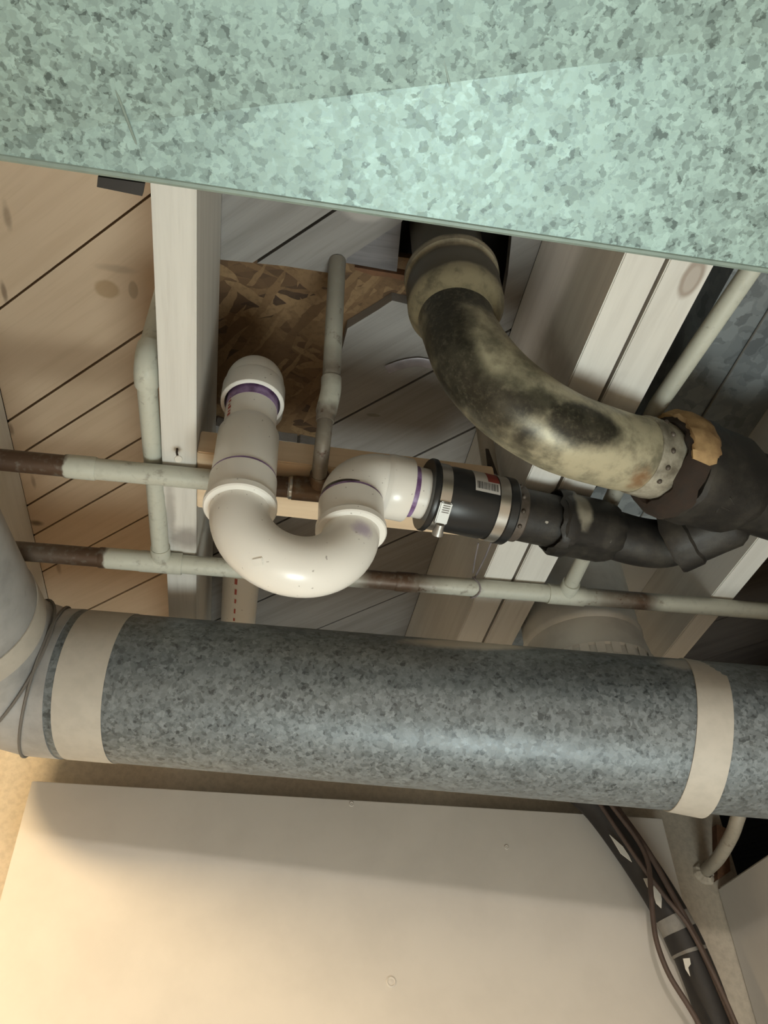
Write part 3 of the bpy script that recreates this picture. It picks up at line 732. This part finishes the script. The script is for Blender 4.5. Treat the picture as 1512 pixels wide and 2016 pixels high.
def collar_mat():
    g = G('grimy_closet_collar')
    z = g.n('ShaderNodeSeparateXYZ', {0: g.pos()}).outputs[2]
    z = g.math('ADD', z, g.math('MULTIPLY', g.math('SUBTRACT', g.noise(40, 3), .5), .012))
    f = g.n('ShaderNodeMapRange', {'Value': z, 'From Min': 2.21, 'From Max': 2.33}).outputs[0]
    k = lambda v: (v-2.21)/.12
    c = g.ramp(f, [(k(2.215), (.20, .17, .10)), (k(2.236), (.30, .26, .165)), (k(2.250), (.24, .21, .135)), (k(2.256), (.06, .052, .034)), (k(2.290), (.05, .044, .03)), (k(2.296), (.25, .22, .15)), (k(2.304), (.24, .21, .145)), (k(2.309), (.05, .045, .03))])
    c = g.mix(g.ss(g.noise(35, 5, .65), .42, .7, 0, .75), c, (.05, .043, .028))
    g.bump(g.noise(60, 4), .15, .001); return g.fin(c, .5, .1)
m_flange = collar_mat()
fo = onplane(891, 560, P0, nP)
put('closet_collar', M().lathe((fo.x, fo.y, 0), (0, 0, 1), [(2.222, .0400), (2.230, .0455), (2.244, .0515), (2.250, .0525), (2.284, .0525), (2.288, .0503), (2.296, .0503), (2.299, .0535), (2.308, .0538), (2.312, .0500), (2.312, .0420), (SF+.09, .0420)], 64), m_flange, LB)
dl = (pts[-1]-pts[-2]).normalized(); dl = V((dl.x, dl.y, dl.z*.3)).normalized()
le = pts[-1]
fe = put('ferrule', M().lathe(le, dl, [(-.004, .0395), (-.003, .0424), (0, .0428), (.020, .0428), (.030, .0415), (.034, .038)], 56), m_ferrule, LB, label='riveted metal ferrule at the end of the bend')
sd = dl.cross(UZ).normalized()
for a in (-48, -20, 8, 34, 58, 80):
    a = math.radians(a); u = sd*math.cos(a)-UZ*math.sin(a)
    put('rivet', M().ball(le+dl*.010+u*.0426, .0030, 10, 6, (1, 1, 1)), m_ferrule_d, fe)

BI = thing('large_cast_iron_fitting', 'large black cast iron hub at right receiving the lead bend', 'drain fitting', le+dl*.08)
put('packed_joint', rag(le+dl*.028, dl, [(0, .037), (-.003, .044), (.002, .0515), (.012, .0562), (.024, .056)], .0035, seed=3), m_rust, BI, label='rusty packed joint')
cm = M()
cm.lathe(le+dl*.030, dl, [(0, .046), (-.003, .0535), (.004, .0588), (.013, .0605), (.022, .0605), (.028, .0590), (.030, .055)], 26, False, math.radians(-118), math.radians(46), up=UZ)
rnd = random.Random(11)
for i in range(len(cm.v)):
    k = i % 27
    if k > 23: cm.v[i] += UZ*(.010*(k-23)/3*(.3+.7*abs(math.sin(i*1.7))))
for i in range(len(cm.v)): cm.v[i] += V((rnd.uniform(-1, 1), rnd.uniform(-1, 1), rnd.uniform(-1, 1)))*.0016
put('joint_compound', cm, m_caulk, BI, smooth=60, label='tan crumbling joint compound')
put('hub', rag(le+dl*.050, dl, [(0, .046), (0, .0550), (.004, .0585), (.028, .0590), (.034, .0565), (.078, .0560), (.092, .0515), (.098, .046)], .0014, seed=6), m_iron, BI)
put('body', M().sweep([le+dl*.09, le+dl*.20, le+dl*.6], [.0465, .0465, .0465], 48), m_iron, BI)
mk2 = M()
for k, (x, y, a, Ln) in enumerate(((1440, 985, .5, .012), (1418, 988, -.2, .008), (1405, 996, .1, .008), (1428, 1000, .1, .012), (1412, 1003, 1.2, .006))):
    d = ray(x, y).normalized(); t = .2; o_ = le
    while t < 1.2:
        p = CAMP+d*t; q = p-o_; r = (q-dl*q.dot(dl)).length
        if r < .0562: break
        t += .0005
    nrm = (p-o_-dl*(p-o_).dot(dl)).normalized(); tg = dl.cross(nrm); v = dl*math.cos(a)+tg*math.sin(a)
    mk2.sweep([p-v*Ln/2, p+v*Ln/2], .0016, 6)
put('raised_casting_mark', mk2, m_iron, BI)

# hanger strap at the coupling
hs = thing('hanger_strap', 'dark perforated hanger strap rising behind the coupling to the boards', 'strap', S(.19))
a, b = aty(1003, 965, .66), aty(1006, 880, .655)
R = Matrix.Identity(3)
so = V((.279, .690, 2.150))
m = M().add([(so.x-.0075, so.y, so.z), (so.x+.0075, so.y, so.z), (so.x+.0065, so.y+.004, so.z+.06), (so.x+.001, so.y+.006, so.z+.105), (so.x-.003, so.y+.006, so.z+.105), (so.x-.0055, so.y+.004, so.z+.06)]+
    [(so.x-.0075, so.y+.0014, so.z), (so.x+.0075, so.y+.0014, so.z), (so.x+.0065, so.y+.0054, so.z+.06), (so.x+.001, so.y+.0074, so.z+.105), (so.x-.003, so.y+.0074, so.z+.105), (so.x-.0055, so.y+.0054, so.z+.06)],
    [[0, 1, 2, 3, 4, 5], [11, 10, 9, 8, 7, 6]]+[[k, (k+1) % 6, 6+(k+1) % 6, 6+k] for k in range(6)])
put('strap', m, m_dsteel, hs, smooth=0)
vp = thing('beige_pipe', 'slim beige upright pipe behind the coupling beside the doubled joists', 'pipe', (.288, .722, 2.165))
put('pipe', M().sweep([(.288, .722, 2.165), (.288, .722, SF)], .0105, 20), m_cond, vp)
put('torn_tab', M().prism([(so.x-.009, so.y-.002), (so.x-.026, so.y+.004), (so.x-.022, so.y+.010), (so.x-.008, so.y+.008)], so.z+.014, so.z+.016), m_dsteel, hs, smooth=0)
for k in range(2): put('hole_rim', M().lathe((so.x, so.y-.0006, so.z+.02+k*.03), (0, -1, 0), [(0, .0030), (.0008, .0030)], 12), m_strap, hs)

# ------------------------------------------------------------------ black pipe, cables, bent pipe in the lower right corner
YC = 1.315
bpth = [aty(x, y, YC) for x, y in ((1130, 1545), (1180, 1592), (1247, 1682), (1305, 1772), (1347, 1850), (1385, 1940), (1412, 2020), (1440, 2110))]
bk = thing('black_pipe', 'thick black pipe slanting down the foundation wall in the lower right corner', 'pipe', bpth[0])
put('pipe', M().sweep(smoothpath(bpth, 6), .0275, 28, ell=(1, 1)), m_blackpipe, bk)
def wrap(i0, f0, i1, f1, mat, nm, r=.0283):
    a, b = bpth[i0].lerp(bpth[i0+1], f0), bpth[i1].lerp(bpth[i1+1], f1)
    put(nm, M().sweep([a, a.lerp(b, .5), b], r, 28), mat, bk)
wrap(3, .42, 3, .80, m_gtape, 'grey_tape'); wrap(4, .25, 4, .33, m_gtape, 'grey_tape'); wrap(3, .82, 4, .24, m_blackpipe, 'black_tape', .0286)
def flake(pp, dep=-.029):
    p = [aty(x, y, YC+dep) for x, y in pp]
    m = M(); n = len(p); m.add([q for q in p]+[q+V((0, .0012, 0)) for q in p], [list(range(n)), list(range(n, 2*n))[::-1]]+[[i, (i+1) % n, n+(i+1) % n, n+i] for i in range(n)])
    put('paint_flake', m, m_flake, bk, smooth=0, label='white paint flake')
flake([(1345, 1887), (1358, 1886), (1360, 1898), (1355, 1905), (1359, 1922), (1350, 1908)])
flake([(1288, 1738), (1298, 1748), (1303, 1770), (1302, 1788), (1292, 1778), (1285, 1755)])
flake([(1267, 1729), (1276, 1729), (1281, 1745), (1275, 1747)])
flake([(1200, 1643), (1226, 1666), (1238, 1684), (1244, 1697), (1222, 1680)])
def cable(name, pxs, y, r, label):
    pts = smoothpath([aty(a, b, y) for a, b in pxs], 6); tag(put(name, M().sweep(pts, r, 12), m_cable, loc=pts[0]), label, 'cable')
cable('electrical_cable', [(1185, 1560), (1212, 1596), (1256, 1655), (1276, 1700), (1281, 1750), (1287, 1820), (1296, 1865), (1318, 1920), (1352, 1975), (1376, 2016), (1420, 2100)], 1.266, .0040, 'brown cable bowing away left of the black pipe')
cable('electrical_cable', [(1190, 1560), (1222, 1600), (1275, 1675), (1322, 1758), (1357, 1822), (1372, 1850), (1398, 1905), (1432, 1985), (1446, 2020), (1470, 2090)], 1.282, .0048, 'brown cable lying along the right side of the black pipe')
cable('electrical_cable', [(1165, 1558), (1196, 1605), (1262, 1702), (1312, 1768), (1345, 1808), (1362, 1835), (1384, 1876), (1420, 1950), (1455, 2030)], 1.2725, .0035, 'thin brown cable resting on top of the black pipe')
bt = thing('bent_conduit', 'short beige bent pipe entering the grey wall at lower right', 'pipe', aty(1390, 1716, 1.40))
cpts = [aty(1470, 1560, 1.19), aty(1452, 1612, 1.22), aty(1440, 1645, 1.26), aty(1415, 1688, 1.32), aty(1388, 1716, 1.412)]
put('pipe', M().sweep(smoothpath(cpts, 6), .0115, 20), m_cond, bt)
put('patch_ring', rag(aty(1387, 1718, 1.409), (0, -1, 0), [(-.002, .010), (-.001, .021), (.004, .018), (.007, .0105)], .0014, n=40, seed=8), m_concrete, bt)
sk = thing('wooden_stake', 'dark brown upright wood strip beside the bent beige pipe', 'board', (.9, 1.395, 1.95))
q = [aty(1411, 1622, 1.391), aty(1432, 1632, 1.391), aty(1438, 1715, 1.391), aty(1413, 1732, 1.391)]
m = M().add(q+[p+V((0, .018, 0)) for p in q], [[0, 1, 2, 3], [7, 6, 5, 4], [0, 4, 5, 1], [1, 5, 6, 2], [2, 6, 7, 3], [3, 7, 4, 0]])
put('strip', m, m_raw_edge, sk, smooth=0)
